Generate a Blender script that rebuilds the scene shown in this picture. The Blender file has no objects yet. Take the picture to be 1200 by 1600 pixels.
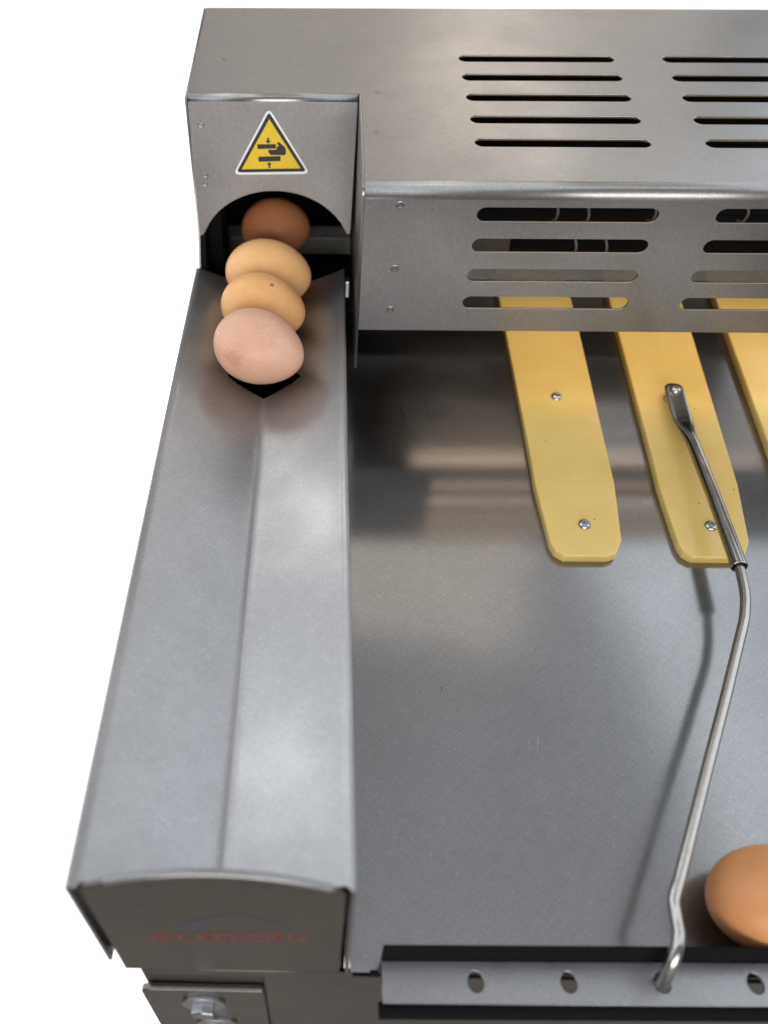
import bpy, bmesh, math, random
from mathutils import Vector, Matrix
random.seed(7)
MM = 0.001
R = math.radians
scene = bpy.context.scene
col = scene.collection

# ---------------------------------------------------------------- camera
cd = bpy.data.cameras.new('camera')
cam = bpy.data.objects.new('camera', cd); col.objects.link(cam)
cd.sensor_fit = 'AUTO'; cd.sensor_width = 36.0
cd.lens = 1295.0 / 1600.0 * 36.0
cd.shift_x = 110.0 / 1600.0
cd.clip_start = 0.01; cd.clip_end = 60
ax = Vector((1, -.0104, .0115)).normalized()
th = math.atan2(1380, 1295)
ay = Vector((0, math.sin(th), -math.cos(th))); ay -= ax * ax.dot(ay); ay.normalize()
az = ax.cross(ay)
M = Matrix((ax, ay, az)).to_4x4()                       # rows: world axes seen from the camera
M.translation = Vector((-11.82, -98.99, 294.0)) * MM
cam.matrix_world = M
cd.dof.use_dof = True; cd.dof.focus_distance = 0.455; cd.dof.aperture_fstop = 5.2
scene.camera = cam

# ---------------------------------------------------------------- world, lamps, exposure
w = bpy.data.worlds.new('World'); scene.world = w; w.use_nodes = True
bgn = w.node_tree.nodes['Background']
bgn.inputs[0].default_value = (0.93, 0.97, 1.0, 1); bgn.inputs[1].default_value = 0.14
scene.view_settings.view_transform = 'Standard'; scene.view_settings.look = 'None'
scene.view_settings.exposure = 0; scene.view_settings.gamma = 1

def area(name, loc, target, sx, sy, power, color):
    l = bpy.data.lights.new(name, 'AREA'); l.shape = 'RECTANGLE'; l.size = sx; l.size_y = sy
    l.energy = power; l.color = color
    o = bpy.data.objects.new(name, l); col.objects.link(o)
    o.location = loc
    o.rotation_euler = (Vector(target) - Vector(loc)).to_track_quat('-Z', 'Y').to_euler()
    return o
def panel(name, loc, target, sx, sy, radiance, color=(1, 1, 1)):
    return area(name, loc, target, sx, sy, radiance * math.pi * sx * sy, color)
COOL = (.93, .97, 1.0); WARM = (1.0, .88, .74)
panel('ceiling_light', (0, .85, 2.2), (0, .85, 0), 2.8, 1.9, .53, (.955, .975, 1.0))
panel('ceiling_tube_light', (0, -.24, 2.2), (0, -.2, 0), 2.4, .36, 2.6, COOL)
panel('warm_ceiling_lamp', (.34, 1.38, 2.1), (.2, .3, 0), .75, .55, .92, (1.0, .82, .62))
panel('low_side_fill', (2.2, .8, .22), (0, .6, .1), 3.0, .8, 1.3, COOL)  # added fill panels on both sides, to brighten the chute rims
panel('low_side_fill', (-2.2, .8, .22), (0, .6, .1), 3.0, .8, 1.3, COOL)
panel('window_light', (-1.8, .9, 1.45), (0, .5, 0), 3.4, 2.7, 1.5, COOL)
panel('softbox_light', (1.8, .9, 1.45), (0, .5, 0), 3.4, 2.05, 1.55, (.88, .94, 1.0))
panel('front_window_light', (.1, -2.6, .75), (0, .4, 0), 3.2, 1.3, 6.0, (1.0, .97, .94))
panel('back_light', (.40, 3.2, 1.9), (.1, .4, 0), 2.2, 1.6, .95, (1.0, .91, .80))
panel('warm_lamp', (.55, 3.0, 1.66), (.1, .4, 0), .40, .22, 5.5, WARM)
panel('strip_lamp', (.88, 3.0, 2.02), (.1, .4, 0), .07, .26, 12.0, (1, .95, .9))
panel('side_lamp', (-1.6, 2.2, 1.45), (0, .4, 0), .28, .24, 7.5, (1, .93, .82))
panel('window_pane_light', (-1.7, 1.12, 1.42), (0, .3, 0), .34, .30, 4.2, COOL)

# ---------------------------------------------------------------- materials
def nt_new(name):
    m = bpy.data.materials.new(name); m.use_nodes = True
    nt = m.node_tree
    return m, nt, nt.nodes['Principled BSDF']
def link(nt, a, b): nt.links.new(a, b)
def noise(nt, scale, detail=2, rough=.5, coord=None):
    n = nt.nodes.new('ShaderNodeTexNoise'); n.inputs['Scale'].default_value = scale
    n.inputs['Detail'].default_value = detail; n.inputs['Roughness'].default_value = rough
    if coord is not None: link(nt, coord, n.inputs['Vector'])
    return n
def ramp(nt, src, lo, hi, vlo, vhi):
    r = nt.nodes.new('ShaderNodeMapRange'); r.inputs[1].default_value = lo; r.inputs[2].default_value = hi
    r.inputs[3].default_value = vlo; r.inputs[4].default_value = vhi
    link(nt, src, r.inputs[0]); return r.outputs[0]
def colramp(nt, src, stops):
    r = nt.nodes.new('ShaderNodeValToRGB'); e = r.color_ramp.elements
    while len(e) < len(stops): e.new(.5)
    for el, (p, c) in zip(e, stops): el.position = p; el.color = (*c, 1)
    link(nt, src, r.inputs[0]); return r.outputs[0]

def steel(name, base, r1, r2, mix=.5, bump=.25, stain=.06, grain=1.0):
    """cold rolled sheet steel: a tight and a wide lobe, fine grain, faint blotches"""
    m, nt, p = nt_new(name)
    tc = nt.nodes.new('ShaderNodeTexCoord'); co = tc.outputs['Object']
    fine = noise(nt, 1700 * grain, 3, .6, co)
    mid = noise(nt, 420 * grain, 3, .6, co)
    big = noise(nt, 11, 4, .6, co)
    big2 = noise(nt, 30, 2, .5, co)
    def scratch(ang, sc):
        m0 = nt.nodes.new('ShaderNodeMapping'); m0.inputs['Rotation'].default_value = (0, 0, R(ang)); link(nt, co, m0.inputs[0])
        mp = nt.nodes.new('ShaderNodeMapping'); link(nt, m0.outputs[0], mp.inputs[0])
        mp.inputs['Scale'].default_value = (sc * grain, sc * .05 * grain, sc * .2 * grain)
        return noise(nt, 1, 2, .6, mp.outputs[0]).outputs[0]
    def times(a, b):
        q_ = nt.nodes.new('ShaderNodeMath'); q_.operation = 'MULTIPLY'; link(nt, a, q_.inputs[0]); link(nt, b, q_.inputs[1]); return q_
    h1 = ramp(nt, scratch(48, 1500), .3, .7, .955, 1.045); h2 = ramp(nt, scratch(-52, 1300), .3, .7, .96, 1.04)
    spk = noise(nt, 1100 * grain, 1, .5, co)
    mul = times(times(ramp(nt, fine.outputs[0], .25, .75, .82, 1.18), ramp(nt, big.outputs[0], .1, .9, 1 - stain * 1.6, 1 + stain * 1.6)).outputs[0],
                times(h1, h2).outputs[0])
    mul = times(mul.outputs[0], ramp(nt, spk.outputs[0], .66, .76, 1.0, 1.35))
    vm = nt.nodes.new('ShaderNodeVectorMath'); vm.operation = 'SCALE'
    vm.inputs[0].default_value = base; link(nt, mul.outputs[0], vm.inputs[3])
    bp = nt.nodes.new('ShaderNodeBump'); bp.inputs['Strength'].default_value = bump; bp.inputs['Distance'].default_value = .00008
    ad = nt.nodes.new('ShaderNodeMath'); ad.operation = 'ADD'
    link(nt, fine.outputs[0], ad.inputs[0]); link(nt, mid.outputs[0], ad.inputs[1])
    link(nt, ad.outputs[0], bp.inputs['Height'])
    q = nt.nodes.new('ShaderNodeBsdfPrincipled')
    for b, r in ((p, r1), (q, r2)):
        b.inputs['Metallic'].default_value = 1
        link(nt, vm.outputs[0], b.inputs['Base Color'])
        link(nt, ramp(nt, big2.outputs[0], .15, .85, r * .80, r * 1.2), b.inputs['Roughness'])
        link(nt, bp.outputs[0], b.inputs['Normal'])
    mx = nt.nodes.new('ShaderNodeMixShader'); mx.inputs[0].default_value = mix
    link(nt, p.outputs[0], mx.inputs[1]); link(nt, q.outputs[0], mx.inputs[2])
    link(nt, mx.outputs[0], nt.nodes['Material Output'].inputs['Surface'])
    return m
def plain(name, c, rough=.5, metal=0, spec=.5, amp=.15):
    m, nt, p = nt_new(name)
    tc = nt.nodes.new('ShaderNodeTexCoord')
    n = noise(nt, 300, 3, .6, tc.outputs['Object'])
    vm = nt.nodes.new('ShaderNodeVectorMath'); vm.operation = 'SCALE'; vm.inputs[0].default_value = c
    link(nt, ramp(nt, n.outputs[0], .3, .7, 1 - amp, 1 + amp), vm.inputs[3])
    link(nt, vm.outputs[0], p.inputs['Base Color'])
    p.inputs['Roughness'].default_value = rough; p.inputs['Metallic'].default_value = metal
    p.inputs['Specular IOR Level'].default_value = spec
    return m

M_table = steel('table_steel', (.25, .251, .256), .115, .36, .35, .22)
M_hood = steel('hood_steel', (.29, .282, .278), .24, .42, .6, .2)
M_trough = steel('trough_steel', (.295, .293, .30), .24, .52, .55, .2)
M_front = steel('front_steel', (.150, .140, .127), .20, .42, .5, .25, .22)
M_rail = steel('rail_steel', (.31, .31, .32), .30, .45, .5, .15)
M_rod = steel('bright_steel', (.36, .35, .34), .13, .28, .35, .04, .03)
M_wire = steel('satin_steel', (.42, .41, .39), .18, .34, .45, .06, .05)
M_zinc = steel('zinc_steel', (.42, .425, .44), .20, .36, .4, .05, .03)
M_black = plain('black_rubber', (.0035, .0035, .004), .8, 0, .12)
M_dark = plain('shade_and_mark_black', (.005, .0048, .0048), .7, 0, .08)  # near black: stands for shade in hollows, also colours scratches and specks
M_weld = steel('heat_marked_steel', (.255, .248, .244), .26, .44, .6, .2)
M_soot = plain('dark_grey_metal', (.05, .05, .048), .5, .3)
M_grey = plain('grey_bar', (.15, .15, .14), .45, .3)
M_white = plain('sticker_white', (.80, .81, .84), .35, 0, .4, .02)
M_yel = plain('sticker_yellow', (.72, .52, .03), .35, 0, .4, .03)
M_ink = plain('sticker_black', (.012, .010, .012), .35)
M_red = plain('faded_red_print', (.15, .052, .044), .6, 0, .2)
M_navy = plain('faded_navy_print', (.066, .060, .072), .6, 0, .2)
M_floor = plain('dark_floor', (.24, .215, .19), .6)

m, nt, p = nt_new('glowing_white_sheet')
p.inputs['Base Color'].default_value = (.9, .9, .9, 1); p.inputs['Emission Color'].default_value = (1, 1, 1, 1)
p.inputs['Emission Strength'].default_value = .95; p.inputs['Roughness'].default_value = .9  # added glow keeps the backdrop sheet pure white
M_glow_sheet = m

m, nt, p = nt_new('yellow_polyurethane')
tc = nt.nodes.new('ShaderNodeTexCoord'); co = tc.outputs['Object']
n1 = noise(nt, 30, 4, .6, co); n2 = noise(nt, 900, 2, .5, co)
c = colramp(nt, n1.outputs[0], [(.25, (.61, .435, .125)), (.75, (.69, .515, .18))])
link(nt, c, p.inputs['Base Color'])
p.inputs['Roughness'].default_value = .24
p.inputs['Subsurface Weight'].default_value = .25; p.inputs['Subsurface Radius'].default_value = (.006, .004, .0015)
p.inputs['Subsurface Scale'].default_value = 1
b = nt.nodes.new('ShaderNodeBump'); b.inputs['Strength'].default_value = .15; b.inputs['Distance'].default_value = .0001
link(nt, n2.outputs[0], b.inputs['Height']); link(nt, b.outputs[0], p.inputs['Normal'])
M_poly = m

def egg_mat(name, c1, c2, speck, bloom=0, spots=.7, marks=()):
    m, nt, p = nt_new(name)
    tc = nt.nodes.new('ShaderNodeTexCoord'); co = tc.outputs['Object']
    n1 = noise(nt, 60, 4, .6, co); n2 = noise(nt, 1400, 2, .6, co); n3 = noise(nt, 520, 1, .4, co)
    c = colramp(nt, n1.outputs[0], [(.3, c1), (.7, c2)])
    mx = nt.nodes.new('ShaderNodeMix'); mx.data_type = 'RGBA'
    link(nt, ramp(nt, n3.outputs[0], spots, spots + .04, 0, .7), mx.inputs[0])
    link(nt, c, mx.inputs[6]); mx.inputs[7].default_value = (*speck, 1)
    mb = nt.nodes.new('ShaderNodeMix'); mb.data_type = 'RGBA'
    n4 = noise(nt, 1100, 3, .7, co)
    link(nt, ramp(nt, n4.outputs[0], .45, .75, 0, bloom), mb.inputs[0])
    link(nt, mx.outputs[2], mb.inputs[6]); mb.inputs[7].default_value = (.80, .58, .50, 1)
    outc = mb.outputs[2]
    for (pos, rad, colr, amt) in marks:                  # stains with a place of their own on the shell
        ds = nt.nodes.new('ShaderNodeVectorMath'); ds.operation = 'DISTANCE'; link(nt, co, ds.inputs[0])
        ds.inputs[1].default_value = [v * MM for v in pos]
        nz = noise(nt, 500, 3, .6, co)
        sm_ = nt.nodes.new('ShaderNodeMath'); sm_.operation = 'MULTIPLY_ADD'
        link(nt, nz.outputs[0], sm_.inputs[0]); sm_.inputs[1].default_value = -rad * .9 * MM; link(nt, ds.outputs['Value'], sm_.inputs[2])
        k_ = nt.nodes.new('ShaderNodeMix'); k_.data_type = 'RGBA'
        link(nt, ramp(nt, sm_.outputs[0], rad * .4 * MM, rad * .75 * MM, amt, 0), k_.inputs[0])
        link(nt, outc, k_.inputs[6]); k_.inputs[7].default_value = (*colr, 1); outc = k_.outputs[2]
    link(nt, outc, p.inputs['Base Color'])
    p.inputs['Roughness'].default_value = .43
    p.inputs['Specular IOR Level'].default_value = .35
    p.inputs['Subsurface Weight'].default_value = .12; p.inputs['Subsurface Radius'].default_value = (.003, .0015, .0008)
    p.inputs['Subsurface Scale'].default_value = 1
    b = nt.nodes.new('ShaderNodeBump'); b.inputs['Strength'].default_value = .4; b.inputs['Distance'].default_value = .00014
    link(nt, n2.outputs[0], b.inputs['Height']); link(nt, b.outputs[0], p.inputs['Normal'])
    return m

# ---------------------------------------------------------------- helpers
def V(*a): return Vector(a)
def new_obj(name, me, mat, parent=None):
    o = bpy.data.objects.new(name, me); col.objects.link(o)
    if mat: me.materials.clear(); me.materials.append(mat)
    if parent: setp(o, parent)
    return o
def setp(o, parent):
    o.parent = parent
    par = Matrix.Identity(4); q = parent; chain = []
    while q: chain.append(q); q = q.parent
    for q in reversed(chain): par = par @ q.matrix_parent_inverse @ q.matrix_basis
    o.matrix_parent_inverse = par.inverted()
def from_bm(name, bm, mat, parent=None, smooth=None):
    """all builders work in millimetres of the machine's own axes"""
    bmesh.ops.recalc_face_normals(bm, faces=bm.faces)
    bm.transform(Matrix.Scale(MM, 4))
    me = bpy.data.meshes.new(name); bm.to_mesh(me); bm.free()
    if smooth == 'keep': pass
    elif smooth is not None:
        for f in me.polygons: f.use_smooth = True
        me.set_sharp_from_angle(angle=R(smooth))
    return new_obj(name, me, mat, parent)
def join_bm(dst, src):
    me = bpy.data.meshes.new('t'); src.to_mesh(me); src.free(); dst.from_mesh(me); bpy.data.meshes.remove(me)
def rslot(cx, cy, wd, ht, n=8):
    r = ht / 2; pts = []
    for sx, a0 in ((1, -90), (-1, 90)):
        for i in range(n + 1):
            a = R(a0 + 180 * i / n)
            pts.append((cx + sx * (wd / 2 - r) + r * math.cos(a), cy + r * math.sin(a)))
    return pts
def circ(cx, cy, r, n=24, ry=None):
    return [(cx + r * math.cos(2 * math.pi * i / n), cy + (ry or r) * math.sin(2 * math.pi * i / n)) for i in range(n)]
def round_poly(pts, rad, n=5):
    out = []
    k = len(pts)
    for i in range(k):
        p0, p1, p2 = Vector(pts[i - 1]), Vector(pts[i]), Vector(pts[(i + 1) % k])
        rr = rad[i] if isinstance(rad, (list, tuple)) else rad
        if rr <= 0: out.append(tuple(p1)); continue
        a = (p0 - p1).normalized(); b = (p2 - p1).normalized()
        half = a.angle(b) / 2
        d = min(rr / math.tan(half), (p0 - p1).length * .49, (p2 - p1).length * .49)
        for j in range(n + 1):
            t = j / n
            q = (p1 + a * d) * (1 - t) ** 2 + p1 * 2 * t * (1 - t) + (p1 + b * d) * t ** 2
            out.append(tuple(q))
    return out
def plate_bm(outline, holes, thick, mat4, bevel=0):
    """flat sheet with holes; local x,y in the sheet, its outer face at local z = 0, body towards -z"""
    cu = bpy.data.curves.new('c', 'CURVE'); cu.dimensions = '2D'; cu.fill_mode = 'BOTH'
    cu.extrude = thick / 2 - bevel; cu.bevel_depth = bevel; cu.offset = -bevel; cu.bevel_resolution = 1
    for loop in [outline] + list(holes):
        s = cu.splines.new('POLY'); s.points.add(len(loop) - 1); s.use_cyclic_u = True
        for q, (x, y) in zip(s.points, loop): q.co = (x, y, 0, 1)
    o = bpy.data.objects.new('c', cu); col.objects.link(o)
    dg = bpy.context.evaluated_depsgraph_get(); dg.update()
    me = bpy.data.meshes.new_from_object(o.evaluated_get(dg))
    bpy.data.objects.remove(o); bpy.data.curves.remove(cu)
    bm = bmesh.new(); bm.from_mesh(me); bpy.data.meshes.remove(me)
    bmesh.ops.remove_doubles(bm, verts=bm.verts, dist=1e-4)
    bm.transform(mat4 @ Matrix.Translation((0, 0, -thick / 2)))
    return bm
def frame(origin, x, y):
    x = Vector(x).normalized(); y = Vector(y).normalized(); z = x.cross(y)
    m = Matrix((x, y, z)).transposed().to_4x4(); m.translation = Vector(origin); return m
def box_bm(x0, x1, y0, y1, z0, z1, bev=0):
    bm = bmesh.new()
    bmesh.ops.create_cube(bm, size=1)
    bm.transform(Matrix.Translation(((x0 + x1) / 2, (y0 + y1) / 2, (z0 + z1) / 2)) @ Matrix.Diagonal((x1 - x0, y1 - y0, z1 - z0, 1)))
    if bev: bmesh.ops.bevel(bm, geom=bm.edges[:], offset=bev, segments=2, affect='EDGES', profile=.5)
    return bm
def extrude_x(profile, x0, x1):
    """closed (y, z) outline swept along x, capped"""
    bm = bmesh.new()
    a = [bm.verts.new((x0, y, z)) for y, z in profile]; b = [bm.verts.new((x1, y, z)) for y, z in profile]
    n = len(a)
    for i in range(n): bm.faces.new((a[i], a[(i + 1) % n], b[(i + 1) % n], b[i]))
    bm.faces.new(a); bm.faces.new(b)
    return bm
def sweep(path, rad, n=16, cap=True, flat=None):
    """round bar along a path; rad a number or one per point; flat: (width, height) scale per point"""
    bm = bmesh.new(); P = [Vector(p) for p in path]; rings = []
    up = None
    for i, p in enumerate(P):
        t = (P[min(i + 1, len(P) - 1)] - P[max(i - 1, 0)]).normalized()
        if up is None: up = V(0, -math.sin(R(6)), math.cos(R(6)))
        up = (up - t * up.dot(t)).normalized(); sd = t.cross(up)
        r = rad[i] if isinstance(rad, (list, tuple)) else rad
        fw, fh = flat[i] if flat else (1, 1)
        ex_ = 1 if fh > .9 else .35 + .65 * max(0, (fh - .3) / .6)
        sg = lambda v: math.copysign(abs(v) ** ex_, v)
        rings.append([bm.verts.new(p + sd * (r * fw * sg(math.cos(2 * math.pi * (k + .5) / n))) + up * (r * fh * sg(math.sin(2 * math.pi * (k + .5) / n)))) for k in range(n)])
    for a, b in zip(rings, rings[1:]):
        for k in range(n): bm.faces.new((a[k], a[(k + 1) % n], b[(k + 1) % n], b[k]))
    if cap: bm.faces.new(rings[0]); bm.faces.new(rings[-1])
    return bm
def smooth_path(pts, rad, n=6):
    out = [Vector(pts[0])]
    for i in range(1, len(pts) - 1):
        p0, p1, p2 = Vector(pts[i - 1]), Vector(pts[i]), Vector(pts[i + 1])
        d = min(rad, (p0 - p1).length * .48, (p2 - p1).length * .48)
        a = p1 + (p0 - p1).normalized() * d; b = p1 + (p2 - p1).normalized() * d
        for j in range(n + 1):
            t = j / n; out.append(a * (1 - t) ** 2 + p1 * 2 * t * (1 - t) + b * t ** 2)
    out.append(Vector(pts[-1])); return out
def lathe(prof, mat4, n=24):
    """(r, h) profile turned about local z"""
    bm = bmesh.new(); rings = []
    for r, h in prof:
        if r < 1e-6: rings.append([bm.verts.new((0, 0, h))])
        else: rings.append([bm.verts.new((r * math.cos(2 * math.pi * k / n), r * math.sin(2 * math.pi * k / n), h)) for k in range(n)])
    for a, b in zip(rings, rings[1:]):
        for k in range(n):
            k2 = (k + 1) % n
            if len(a) == 1 and len(b) == 1: continue
            if len(a) == 1: bm.faces.new((a[0], b[k], b[k2]))
            elif len(b) == 1: bm.faces.new((a[k], a[k2], b[0]))
            else: bm.faces.new((a[k], a[k2], b[k2], b[k]))
    bm.transform(mat4); return bm
def tag(o, label, cat=None, group=None, kind=None):
    if label: o['label'] = label
    if cat: o['category'] = cat
    if group: o['group'] = group
    if kind: o['kind'] = kind
    return o

# ---------------------------------------------------------------- setting
tag(from_bm('floor', box_bm(-4000, 4000, -4000, 5000, -640, -602), M_floor), None, kind='structure')
tag(from_bm('backdrop', box_bm(-5000, 6000, 62, 7000, -601.5, -600), M_glow_sheet), None, kind='structure')

# ---------------------------------------------------------------- machine
mach = bpy.data.objects.new('egg_sorting_machine', None); col.objects.link(mach)
mach.location = V(140, 270, -600) * MM
tag(mach, 'brushed steel egg sorting machine with slotted hood, egg chute and sloping table', 'machine')
XR = 385.0                                               # right end of the machine, beyond the frame
YB = 540.0

# --- sloping table (6 degrees), its front edge at y = 0, z = -98
TA = R(6)
def T3(x, u, h=0): return V(x, u * math.cos(TA) - h * math.sin(TA), -98 + u * math.sin(TA) + h * math.cos(TA))
TM = frame(T3(0, 0), (1, 0, 0), (0, math.cos(TA), math.sin(TA)))
def sag(x, u):
    return .55 - 1.1 * .5 * (1 + math.erf((u - 222) / 45)) + .16 * math.sin(x / 52 + u / 95)
bm = bmesh.new(); NX, NU = 24, 72; grid = []
for b_ in (0, -1.5):
    g_ = [[bm.verts.new(T3(1.7 + (XR - 1.7) * i / NX, 535 * j / NU, b_ + sag(1.7 + (XR - 1.7) * i / NX, 535 * j / NU))) for i in range(NX + 1)] for j in range(NU + 1)]
    for j in range(NU):
        for i in range(NX): bm.faces.new((g_[j][i], g_[j][i + 1], g_[j + 1][i + 1], g_[j + 1][i]))
    grid.append(g_)
for i in range(NX):
    for j in (0, NU): bm.faces.new((grid[0][j][i], grid[0][j][i + 1], grid[1][j][i + 1], grid[1][j][i]))
for j in range(NU):
    for i in (0, NX): bm.faces.new((grid[0][j][i], grid[0][j + 1][i], grid[1][j + 1][i], grid[1][j][i]))
table = from_bm('table', bm, M_table, mach, 40)

# small scratches in the sheet
for pts in ([(56.3, 342, 0), (56.6, 338, 0), (57.0, 335, 0)], [(57.5, 334, 0), (58.4, 329.4, 0)], [(39.2, 339, 0), (39.6, 332, 0), (42.2, 325, 0)],
            [(50.6, 132, 0), (50.9, 129.7, 0)], [(20.8, 341, 0), (22.4, 338.5, 0), (25.5, 339, 0)]):
    P = [T3(x, u, sag(x, u) + .02) for x, u, h in pts]
    from_bm('scratch', sweep(P, [.12] + [.3] * (len(P) - 2) + [.16], 6), M_dark, table)

for pts in ([(95, 96, 0), (96.2, 101, 0), (97, 106, 0)], [(92, 98, 0), (92.6, 104, 0)], [(124, 52, 0), (124.6, 57, 0)], [(63, 158, 0), (66, 166, 0)],
            [(110, 170, 0), (112, 176, 0)], [(178, 243, 0), (180.2, 249, 0)], [(72, 205, 0), (74.5, 216, 0)], [(44, 60, 0), (47, 66, 0)]):
    P = [T3(x, u, sag(x, u) + .01) for x, u, h in pts]
    from_bm('scratch', sweep(P, [.06] + [.16] * (len(P) - 2) + [.08], 5), M_rod, table)

# --- yellow strips with button head screws
OUT = [(-.1, 535), (.1, 284), (-.4, 265.5), (2.0, 221.4), (4.0, 215.4), (8.5, 212.0), (33.8, 212.0), (38.8, 213.8), (43.8, 223.6), (48.4, 266), (52.6, 405), (55, 535)]
def screw_bm(x, u, h, r=3.6):
    fm = frame(T3(x, u, h), (1, 0, 0), (0, math.cos(TA), math.sin(TA)))
    bm = lathe([(r, 0), (r, .35), (r * .93, .9), (r * .78, 1.45), (r * .58, 1.8), (r * .5, 1.85)], fm)
    # hexagonal socket
    hx = lathe([(r * .5, 1.85), (r * .44, 1.75), (r * .42, .5), (0, .35)], fm, 6)
    join_bm(bm, hx); return bm
for i, (dx, sk) in enumerate(((117.9, -.006), (194.0, .028), (269.8, .045))):
    bm = plate_bm(round_poly([(x * (1 - .01 * (i > 0)) + dx + sk * (u - 284), u) for x, u in OUT], [0, 0, 8, 8, 3, 2, 2, 1.5, 1.5, 2, 8, 0][1:] + [0]), [], 6.7, TM @ Matrix.Translation((0, 0, 6.02)), .7)
    s = from_bm('guide_strip', bm, M_poly, mach)
    for px_, pu in (((31, 238), (12, 300)) if i == 0 else ((20, 251), (38, 330), (44, 262))) if i < 2 else ():
        from_bm('speck', lathe([(.45, 0), (.3, .12), (0, .15)], frame(T3(dx + px_, pu, 6.02), (1, 0, 0), (0, math.cos(TA), math.sin(TA))), 7), M_dark, s)
    for sx, su in ((25.2, 340), (24.0, 234.2)):
        if i == 1 and su > 300: continue
        k = from_bm('screw', screw_bm(dx + sx + sk * (su - 284) - (.3 if i else 0), su, 6.0), M_zinc, s, 35)

# --- egg chute: V shaped trough
def vz(d): return -20 + 0.425 * (math.sqrt(d * d + 4.4) - 2.098)
XC = -48.0
rows = [2.4, 4, 60, 120, 180, 240, 287.5, 291, 295, 299, 303, 320, 338, 341, 344, 346, 375, 399, 401]
wrow = {291: 8.5, 295: 17, 299: 22, 303: 20, 320: 9, 338: 6, 341: 4, 344: 2}
bm = bmesh.new(); prev = None
dl = [0, .5, 1.0, 1.7, 2.6, 4.0, 6.0, 9, 24, 38, 41.5, 42.8]
def side(sgn, w0):
    pts = []
    lim = 47.4 if sgn < 0 else 45.5
    for d in dl:
        dd = w0 + (lim - w0) * d / 42.8
        pts.append((XC + sgn * dd, vz(dd) if dd < lim - .01 else vz(lim)))
    ex = -99.2 if sgn < 0 else 1.0
    zt = vz(lim)
    # the sheet rolls over the edge and down the outer wall
    e = .1 * (ex + sgn * -3.0) + .9 * pts[-1][0]
    pts += [(ex - sgn * 1.5, -.12), (ex - sgn * .95, -.08), (ex - sgn * .5, -.2), (ex - sgn * .2, -.46), (ex - sgn * .05, -.85), (ex, -1.3), (ex, -86 if sgn < 0 else -99.2)]
    return pts
for y in rows:
    w0 = wrow.get(y, 0)
    yy = lambda x: 0.0 if y == 2.4 and not -95.0 < x < -2.4 else y
    L = [bm.verts.new((x, yy(x), z)) for x, z in side(-1, w0)]; Rr = [bm.verts.new((x, yy(x), z)) for x, z in side(1, w0)]
    if w0 == 0:
        bm.verts.remove(Rr[0]); Rr[0] = L[0]
    if prev:
        for A, B in ((prev[0], L), (prev[1], Rr)):
            for i in range(len(A) - 1):
                vs = [A[i], A[i + 1], B[i + 1], B[i]]
                bm.faces.new(vs)
    prev = (L, Rr)
bmesh.ops.recalc_face_normals(bm, faces=bm.faces)
if sum(f.normal.z * f.calc_area() for f in bm.faces) < 0: bmesh.ops.reverse_faces(bm, faces=bm.faces)
bmesh.ops.solidify(bm, geom=bm.faces[:], thickness=1.4)
trough = from_bm('egg_chute', bm, M_trough, mach, 32)
from_bm('chute_bottom', box_bm(-95, -3, 6, 399, -48, -46), M_dark, trough)  # near-black plate, shade below the notch put into its colour
from_bm('inner_end', plate_bm([(-97.6, -84), (-95.6, -86), (-94.8, -98.8), (-85.5, -98.8), (-85.5, -130), (-.6, -130), (-.6, -8), (-30, -18), (-48, -24), (-66, -18), (-96.6, -6)], [], 1, frame((0, 5, 0), (1, 0, 0), (0, 0, 1))), M_dark, trough)  # added near-black plate, stands for the shaded gaps around the end plate

# front end plate with an arched top edge
arc = [(-94.6, -99), (-2.6, -99), (-2.2, -4.2)]
for i in range(21):
    x = -3.0 - 90.8 * i / 20; t = (x + 48.4) / 46.0
    arc.append((x, 12.6 - 15.2 * t * t + (-1.0 if x > -48 else .6) * abs(t) ** 2))
arc.append((-94.6, -2.0))
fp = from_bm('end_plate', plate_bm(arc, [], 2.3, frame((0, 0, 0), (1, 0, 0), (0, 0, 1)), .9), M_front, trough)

lip_pts = [V(x, 1.1, z - .75) for x, z in arc[4:22]]
from_bm('rolled_edge', sweep(lip_pts, 1.35, 12), M_trough, fp, 60)  # bead added in lighter steel to catch a highlight along the arch

# faded print on the end plate: red lettering too worn to read under a navy swash
def blob(pts, h=.05): return plate_bm(pts, [], .1, frame((0, -h, 0), (1, 0, 0), (0, 0, 1)))
bm = bmesh.new()
def stroke(x0, x1, z0, z1): join_bm(bm, blob(round_poly([(x0, z0), (x1, z0), (x1, z1), (x0, z1)], .4, 2), .1))
xs = [(-77.5, 8.6), (-66.5, 6.4), (-59.0, 5.8), (-52.2, 5.2), (-46.0, 6.4), (-38.6, 5.6), (-32.0, 6.2), (-23.6, 6.6)]
for i, (x0, wd) in enumerate(xs):
    b = -58.5 + .05 * (x0 + 77); t = b + 9.5
    stroke(x0, x0 + 1.7, b, t)
    if i % 3 != 1: stroke(x0 + 1.7, x0 + wd, t - 2.4, t)
    if i % 2 == 0: stroke(x0 + 1.7, x0 + wd - .6, (b + t) / 2 - 1, (b + t) / 2 + 1)
    if i in (0, 1, 3, 4, 5, 7): stroke(x0 + 1.7, x0 + wd, b, b + 2.2)
    if i in (2, 6, 7): stroke(x0 + wd - 1.7, x0 + wd, b + (2.2 if i == 7 else 0), t - 2.4)
from_bm('worn_lettering', bm, M_red, fp)
sw = [(-66, -46), (-64, -38), (-58, -33), (-50, -27.5), (-42, -25), (-33, -30), (-25, -38), (-20, -46), (-26, -41), (-34, -33.5), (-42, -30), (-49, -33), (-54, -40), (-58, -46)]
from_bm('worn_emblem', blob(round_poly(sw, 2.5, 3), .1), M_navy, fp)

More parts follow.
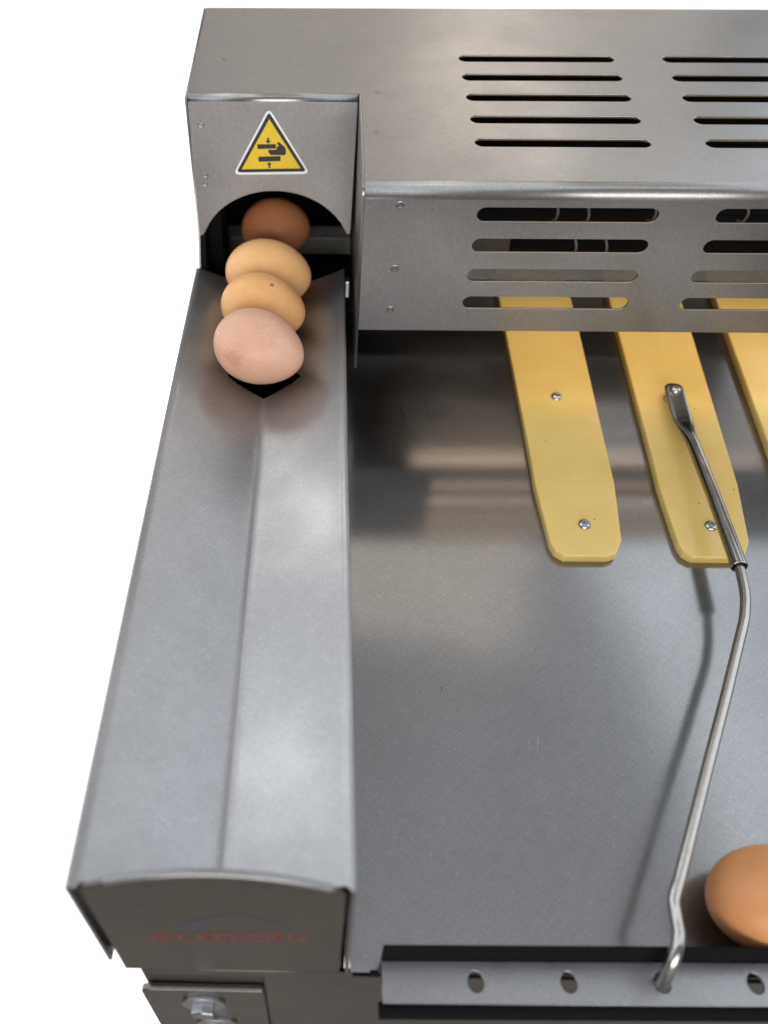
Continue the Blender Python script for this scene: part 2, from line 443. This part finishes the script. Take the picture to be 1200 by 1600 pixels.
# --- hood
LEAN = R(4); TOPA = R(6)
P0 = V(0, 322.5, 93.8)                                   # the corner where top and front planes meet
dback = V(0, math.cos(TOPA), math.sin(TOPA)); ddown = V(0, math.sin(LEAN), -math.cos(LEAN))
def topz(y): return 93.8 + (y - 322.5) * math.tan(TOPA)
TH = 1.5
def bend_bm(corner, d_top, d_dn, r, x0, x1, n=12):
    """quarter bend between the top sheet and the front sheet, with thickness"""
    ang = d_top.angle(d_dn); t = r / math.tan(ang / 2)
    nt_ = V(0, -d_top.z, d_top.y); a = corner + d_top * t; c = a - nt_ * r
    e = corner + d_dn * t
    a0 = (a - c); a1 = (e - c); tot = a0.angle(a1)
    bm = bmesh.new(); rows_ = []
    for i in range(n + 1):
        f = i / n
        v = (a0 * math.sin((1 - f) * tot) + a1 * math.sin(f * tot)) / math.sin(tot)
        rows_.append([bm.verts.new(V(x, 0, 0) + c + v * s) for s in (1, (r - TH) / r) for x in (x0, x1)])
    for p_, q in zip(rows_, rows_[1:]):
        bm.faces.new((p_[0], p_[1], q[1], q[0])); bm.faces.new((p_[2], p_[3], q[3], q[2]))
        bm.faces.new((p_[0], p_[2], q[2], q[0])); bm.faces.new((p_[1], p_[3], q[3], q[1]))
    for i_, f_ in enumerate(bm.faces): f_.smooth = i_ % 4 < 2
    return bm, t
RB = 7.0
hood_bm, tb = bend_bm(P0, dback, ddown, RB, 8.5, XR)
def s_of(y): return (y - 322.5) / math.cos(TOPA)
# box over the chute
BC = V(0, 418.6, topz(418.6)); bdown = V(0, -8 / 82.4, -82 / 82.4).normalized()
bb, tbx = bend_bm(BC, dback, bdown, 4.0, -95.5, 6.4)
TOPM = frame(P0, (1, 0, 0), dback)
S1 = s_of(YB)
slots = []
for gx in (70.2, 197.9):
    for y in (467.2, 442.9, 418.2, 392.7, 367.6): slots.append(rslot(gx + 48.9, s_of(y), 97.8, 9.4))
top = plate_bm([(8.5, tb), (XR, tb), (XR, S1), (-95.5, S1), (-95.5, s_of(418.6) + tbx), (8.5, s_of(418.6) + tbx)], slots, TH, TOPM)
FRM = frame(P0, (1, 0, 0), -ddown)
fs = []
for gx in (69.1, 197.0):
    for z in (78.4, 59.7, 40.4, 21.6): fs.append(rslot(gx + 48.7, -(93.8 - z) / math.cos(LEAN), 97.4, 8.8))
front = plate_bm([(8.5, -93), (XR, -93), (XR, -tb), (8.5, -tb)], fs, TH, FRM)
for q in (bb, top, front): join_bm(hood_bm, q)
hood = from_bm('hood', hood_bm, M_hood, mach, 'keep')
# fascia of the box, cut in an arch
FAM = frame(BC, (1, 0, 0), -bdown)
ol = [(-95.5, -tbx), (6.4, -tbx), (4.4, -80)]
ol += round_poly([(4.4, -80), (4.0, -84.4), (1.8, -84.4), (0.2, -80.5)], [0, .9, .9, 0], 3)[1:-1]
Ra = 50.0; cxa, cya = -44.6, -56.3 - Ra
a_r = math.acos((1.2 + 44.6) / 52.5)
for i in range(29):
    f = i / 28; xx = 0.6 + (-91.6 - 0.6) * f
    d = (xx + 45.2) / 46.2
    ol.append((xx, -56.3 - 26.2 * (1 - math.sqrt(max(0, 1 - .86 * d * d))) / (1 - math.sqrt(.14))))
ol += [(-93.6, -85.8), (-95.2, -85.8), (-95.8, -84)]
box = from_bm('box_fascia', plate_bm(ol, [], TH, FAM, .2), M_hood, hood)
# side sheets
def yz_plate(pts, x0, th_, bev=.2):
    # local x = y, local y = z, outer face towards -x
    return plate_bm([(-y, z) for y, z in pts], [], th_, frame((x0, 0, 0), (0, -1, 0), (0, 0, 1)), bev)
sp = [(418, topz(418) - .2)]
c1 = P0 + dback * tb - V(0, -dback.z, dback.y) * RB
for i in range(8):
    f = i / 7; a = (math.pi / 2 + TOPA) * (1 - f) + f * (math.pi + LEAN)
    sp.append((c1.y + RB * math.cos(a), c1.z + RB * math.sin(a)))
sp += [(327.9, 14.5), (328.6, 13), (330.2, -28), (333.5, -31.5), (345, -31.5), (YB, -12), (YB, topz(YB) - .2)]
from_bm('side_sheet', yz_plate(sp, 7.0, 1.4), M_hood, hood)
lw = [(418, topz(418) - 1.5), (414.4, 103.0 - 82), (402.2, 1), (403, -60), (YB, -60), (YB, topz(YB) - .2)]
from_bm('side_sheet', yz_plate(lw, -97.2, 1.4), M_hood, hood)
# spot weld marks
def weld(m4, r=2.0):
    return lathe([(r * 1.15, 0), (r, .2), (r * .82, .22), (r * .68, .06), (r * .5, .04), (r * .3, .12), (0, .14)], m4, 20)
def wm(plane, x, v): return plane @ Matrix.Translation((x, v, 0))
for x, z in ((27.5, 83.6), (27.6, 44.4), (27.1, 16.0)):
    from_bm('weld_mark', weld(wm(FRM, x, -(93.8 - z) / math.cos(LEAN))), M_weld, hood, 60)
for x, y in ((-77.2, 464.6), (18.1, 423.1), (15.9, 377)):
    from_bm('weld_mark', weld(wm(TOPM, x, s_of(y)), 1.7), M_weld, hood, 60)
for x, v in ((-88.5, -16.5), (-88.3, -46.5), (-89, -52)):
    from_bm('weld_mark', weld(wm(FAM, x, v), 1.7), M_weld, box, 60)

# warning sticker
def stk(pts, h, th_=.12): return plate_bm(pts, [], th_, FAM @ Matrix.Translation((0, 0, h)))
st = from_bm('warning_sticker', stk(round_poly([(-47.0, -6.6), (-71.0, -46.2), (-22.2, -45.4)], 2.6), .15), M_white, box)
st['label'] = 'yellow triangular crushed hand warning sticker with white edge'
tri = round_poly([(-46.95, -8.9), (-68.7, -44.7), (-24.6, -43.9)], 1.4)
from_bm('black_border', stk(tri, .24), M_ink, st)
from_bm('yellow_field', stk([(-46.9, -13.0), (-65.3, -42.7), (-28.2, -41.9)], .33), M_yel, st)
pic = bmesh.new()
for pts in ([(-54.8, -27.6), (-43.3, -27.4), (-43.2, -29.95), (-54.8, -30.4)],
            [(-54.5, -35.0), (-40.6, -34.5), (-40.7, -37.6), (-54.5, -38.0)],
            [(-48.6, -23.7), (-47.4, -23.7), (-47.4, -25.5), (-46.3, -25.5), (-48.05, -27.2), (-49.7, -25.6), (-48.6, -25.6)],
            [(-47.75, -38.2), (-46.0, -39.8), (-47.15, -39.8), (-47.15, -41.7), (-48.4, -41.7), (-48.4, -39.8), (-49.6, -39.8)],
            round_poly([(-48.2, -30.75), (-42.9, -30.7), (-42.85, -29.0), (-41.35, -28.6), (-42.5, -27.2), (-42.3, -26.2), (-41.2, -26.2), (-37.3, -29.7), (-37.2, -32.9), (-37.9, -33.95), (-46.9, -33.95), (-47.2, -33.1), (-48.0, -32.7), (-47.8, -32.0), (-48.4, -31.6)], .35, 2)):
    join_bm(pic, stk(pts, .42, .1))
from_bm('pictogram', pic, M_ink, st)

# --- inside the box and the hood: dark guides, roller, bar, hooks, added shade sheets and fill light
from_bm('box_shade_sheet', yz_plate([(419.5, 98), (412.5, 22), (404, 2), (404, -40), (536, -40), (536, 98)], -95.4, 3.2), M_dark, hood)  # near-black sheet over the steel, puts the box's inner shade into colour
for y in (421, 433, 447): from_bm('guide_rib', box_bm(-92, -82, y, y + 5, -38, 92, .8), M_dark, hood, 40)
from_bm('back_sheet', box_bm(-95, XR, YB - 4, YB - 1.5, -595, 112), M_dark, hood)  # added black sheet, shuts out light and darkens the inside
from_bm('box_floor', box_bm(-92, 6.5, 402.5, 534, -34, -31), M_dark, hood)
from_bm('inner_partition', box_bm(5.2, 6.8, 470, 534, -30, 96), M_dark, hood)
cr = from_bm('cross_bar', extrude_x(round_poly([(470, -7), (462, -11), (462, -24), (474, -24), (474, -7)], .8, 2), -91, 6), M_grey, hood)
from_bm('roller', sweep([(10, 470, -2), (XR - 4, 470, -2)], 27, 40), M_black, hood, 40)
from_bm('steel_bar', extrude_x(round_poly([(459, -43), (459, -24), (468, -24), (468, -43)], .8, 2), 9, XR - 3), M_grey, hood)
from_bm('bracket_block', box_bm(60, 115, 428, 442, -9, 9, 1), M_soot, hood)
for x, z0 in ((142, 18), (163, 16), (207, 18), (268, 18), (160, -8), (181, -8)):
    P = smooth_path([(x, 436, z0), (x, 428, z0 + 3), (x + .6, 426, z0 + 10), (x, 432, z0 + 14)], 3)
    from_bm('wire_hook', sweep(P, .8, 8), M_grey, hood, 60)
from_bm('small_bolt', box_bm(1.4, 4.2, 391, 398, -16, -4, .5), M_zinc, trough)

# --- lower frame
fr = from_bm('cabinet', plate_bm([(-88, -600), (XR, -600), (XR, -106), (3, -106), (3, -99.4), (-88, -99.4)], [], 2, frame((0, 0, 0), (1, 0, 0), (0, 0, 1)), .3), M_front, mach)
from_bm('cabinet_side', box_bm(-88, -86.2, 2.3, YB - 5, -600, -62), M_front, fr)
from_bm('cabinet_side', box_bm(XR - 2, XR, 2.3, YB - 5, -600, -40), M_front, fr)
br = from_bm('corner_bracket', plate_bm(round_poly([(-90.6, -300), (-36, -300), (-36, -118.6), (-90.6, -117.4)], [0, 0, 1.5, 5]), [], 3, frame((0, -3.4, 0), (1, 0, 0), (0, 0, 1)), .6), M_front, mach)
def bolt(x, z):
    fm = frame((x, -3.5, z), (1, 0, 0), (0, 0, 1))
    wsh = from_bm('washer', lathe([(3.2, 0), (10, 0), (10, 1.2), (9.5, 1.6), (4.2, 1.6), (4, 1.2)], fm, 40), M_zinc, br, 35)
    bm = lathe([(5.6, 1.65), (5.6, 5.4), (5.1, 6.0), (0, 6.0)], fm @ Matrix.Rotation(R(30), 4, 'Z'), 6)
    from_bm('hex_bolt', bm, M_zinc, br)
bolt(-64.2, -137); bolt(-61.3, -176)

# --- stop rail along the front edge of the table
RZ = Matrix.Rotation(.0096, 4, 'Z')
holes = [circ(52.4 + 38 * i, -6.7, 3.25, 24, 3.9) for i in range(9)]
bm = plate_bm([(14.0, -15.0), (XR, -15.0), (XR, 1.0), (14.0, 1.0)], holes, 1.8, RZ @ Matrix.Translation((0, 0, -84)), .45)
rail = from_bm('stop_rail', bm, M_rail, mach)
bm = box_bm(14.2, XR, 1.1, 2.5, -96.2, -67.8, .4); bm.transform(RZ)
from_bm('rubber_lip', bm, M_black, rail, 40)
bm = extrude_x([(-16.4 + 3.1 * math.cos(2 * math.pi * k / 20), -88.6 + 3.6 * math.sin(2 * math.pi * k / 20)) for k in range(20)], 12.6, XR); bm.transform(RZ)
from_bm('rubber_edge', bm, M_black, rail, 40)
bm = box_bm(9.8, 13.4, -1.5, -.6, -99, -92, .2); bm.transform(RZ)
from_bm('rail_tab', bm, M_black, rail)

# --- wire arm from the second strip down to the rail
tube_pts = [V(219.0, 342.2, -48.9), V(218.9, 341.3, -49.0), V(218.8, 339.4, -49.2), V(218.5, 335, -49.7), V(217.6, 325, -50.7), V(216.9, 312, -51.6), V(216.9, 307, -51.9), V(217.0, 302, -52.1), V(217.1, 297, -52.3), V(217.2, 291, -52.5), V(217.4, 286, -52.8), V(216.4, 243.1, -53.3), V(213.9, 190.3, -53.9)]
bm = sweep(tube_pts, 3.9, 40, True, [(.75, .2), (1.15, .27), (1.5, .29), (1.58, .29), (1.58, .29), (1.58, .29), (1.52, .36), (1.36, .56), (1.18, .8), (1.04, .98), (1.0, 1.0), (1.03, 1.03), (1.12, 1.12)])
tdir = (tube_pts[-1] - tube_pts[-2]).normalized()
EM = frame(tube_pts[-1] + tdir * .02, tdir.orthogonal(), tdir.cross(tdir.orthogonal()))
arm = from_bm('arm_tube', bm, M_rod, mach, 50)
from_bm('tube_mouth', lathe([(3.5, .03), (0, .03)], EM), M_dark, arm)  # flat near-black disc, the hollow's shade put into its colour
from_bm('tube_lip', lathe([(4.37, -.6), (4.5, 0), (4.3, .6), (3.7, .6), (3.45, .1)], EM, 28), M_rod, arm, 40)
# rounded end of the flattened lug
LM = frame((218.2, 332, -48.1), (1, 0, 0), (0, .996, .085))
bm = lathe([(3.4, -.8), (3.4, .4), (3.15, 1.0), (2.5, 1.6), (1.9, 1.85), (1.75, 1.85)], LM @ Matrix.Translation((.3, 3.4, .05)))
join_bm(bm, lathe([(1.75, 1.85), (1.55, 1.7), (1.5, .6), (0, .5)], LM @ Matrix.Translation((.3, 3.4, .05)), 6))
from_bm('screw', bm, M_zinc, arm, 35)
from_bm('spacer', lathe([(3.3, -9.6), (4.2, -9.6), (4.2, -6.2), (3.4, -6), (3.4, -2.5), (3.0, -2.4)], LM @ Matrix.Translation((-.6, 3.0, 0))), M_zinc, arm, 35)
rod = [(214.8, 207, -53.7), (213.9, 190.3, -53.9), (211.8, 177.8, -53.6), (209.9, 168.8, -53.5), (205.2, 155.9, -53.7), (182.5, 112.3, -56), (159.2, 69.1, -57.6), (137.2, 27.8, -59.4), (133.5, 21.5, -59.6), (131.8, 18.0, -59.8), (131.6, 10.4, -61.2), (131.4, 6.6, -61.4), (129.4, 1.2, -62.4), (127.2, -3.6, -67.0), (127.8, -6.2, -80.0), (128.2, -6.4, -90)]
from_bm('wire_rod', sweep(smooth_path(rod, 5), 2.65, 20), M_wire, arm, 60)

# ---------------------------------------------------------------- eggs
def egg(name, c, A, B, mat, yaw=0, roll=0, k=.13, label='', group='brown eggs in the chute'):
    """one egg, blunt end towards local -x; its origin at its centre"""
    bm = bmesh.new(); N = 44; n = 56; rings = []
    for i in range(N + 1):
        a = math.pi * i / N; t = -math.cos(a)
        r = B * math.sin(a) * (1 - k * t - .04 * t * t) / 1.0
        x = A * t
        if i in (0, N): rings.append([bm.verts.new((x, 0, 0))])
        else: rings.append([bm.verts.new((x, r * math.cos(2 * math.pi * j / n), r * math.sin(2 * math.pi * j / n))) for j in range(n)])
    for a, b in zip(rings, rings[1:]):
        for j in range(n):
            j2 = (j + 1) % n
            if len(a) == 1: bm.faces.new((a[0], b[j2], b[j]))
            elif len(b) == 1: bm.faces.new((a[j], a[j2], b[0]))
            else: bm.faces.new((a[j], a[j2], b[j2], b[j]))
    o = from_bm(name, bm, mat, None, 180)
    o.location = V(*c) * MM; o.rotation_euler = (0, R(roll), R(yaw))
    tag(o, label, 'egg', group); return o
E1 = egg_mat('pink_shell', (.585, .325, .205), (.645, .37, .245), (.40, .16, .07), .35, .78, [((-7, -19, 3), 5.0, (.42, .17, .07), .32), ((-12, -17, 3), 3.2, (.42, .17, .07), .25), ((17, -8, 11), 6, (.66, .44, .37), .3), ((-21, -10, 9), 1.1, (.8, .75, .7), .8)])
E2 = egg_mat('tan_shell', (.70, .36, .135), (.76, .41, .17), (.22, .08, .03), .05, .79, [((6, -3, 20), 1.3, (.12, .05, .03), .85)])
E3 = egg_mat('pale_tan_shell', (.73, .395, .155), (.79, .455, .20), (.35, .14, .05), .06, .76)
E4 = egg_mat('deep_brown_shell', (.55, .21, .085), (.60, .24, .10), (.2, .07, .03), .03, .76)
E5 = egg_mat('orange_brown_shell', (.53, .23, .085), (.585, .265, .105), (.3, .1, .04), .02, .8)
egg('egg', (-50.6, 305.6, 4.0), 27.6, 21.6, E1, -20, 6, .10, 'pinkish chalky egg lying foremost in the chute over the black notch')
egg('egg', (-50.4, 346.5, 4.6), 26.8, 20.6, E2, -14, 4, .08, 'tan egg with one dark spot, second up the chute behind the pink egg')
egg('egg', (-49.2, 385.0, 5.4), 28.2, 21.6, E3, -8, 3, .06, 'pale tan egg under the arch, just in front of the dark brown egg')
egg('egg', (-47.6, 452.0, 2.0), 24.4, 20.6, E4, 6, 0, .04, 'dark brown egg in shadow inside the box under the warning sticker')
egg('egg', (182.3, 24.6, -73.2), 29.5, 21.4, E5, 4, -3, .08, 'orange brown egg resting on the table against the black rail lip', 'brown eggs')
for o in scene.objects:
    if o.get('category') == 'egg': o['group'] = 'brown hen eggs on the machine'

# added warm fill light under the hood roof, for the stripes on the table
lt = area('hood_fill_light', (0.215, .367, .0905), (0.215, .366, -.1), .30, .082, .10, (1.0, .73, .52))
lt.data.spread = R(95)
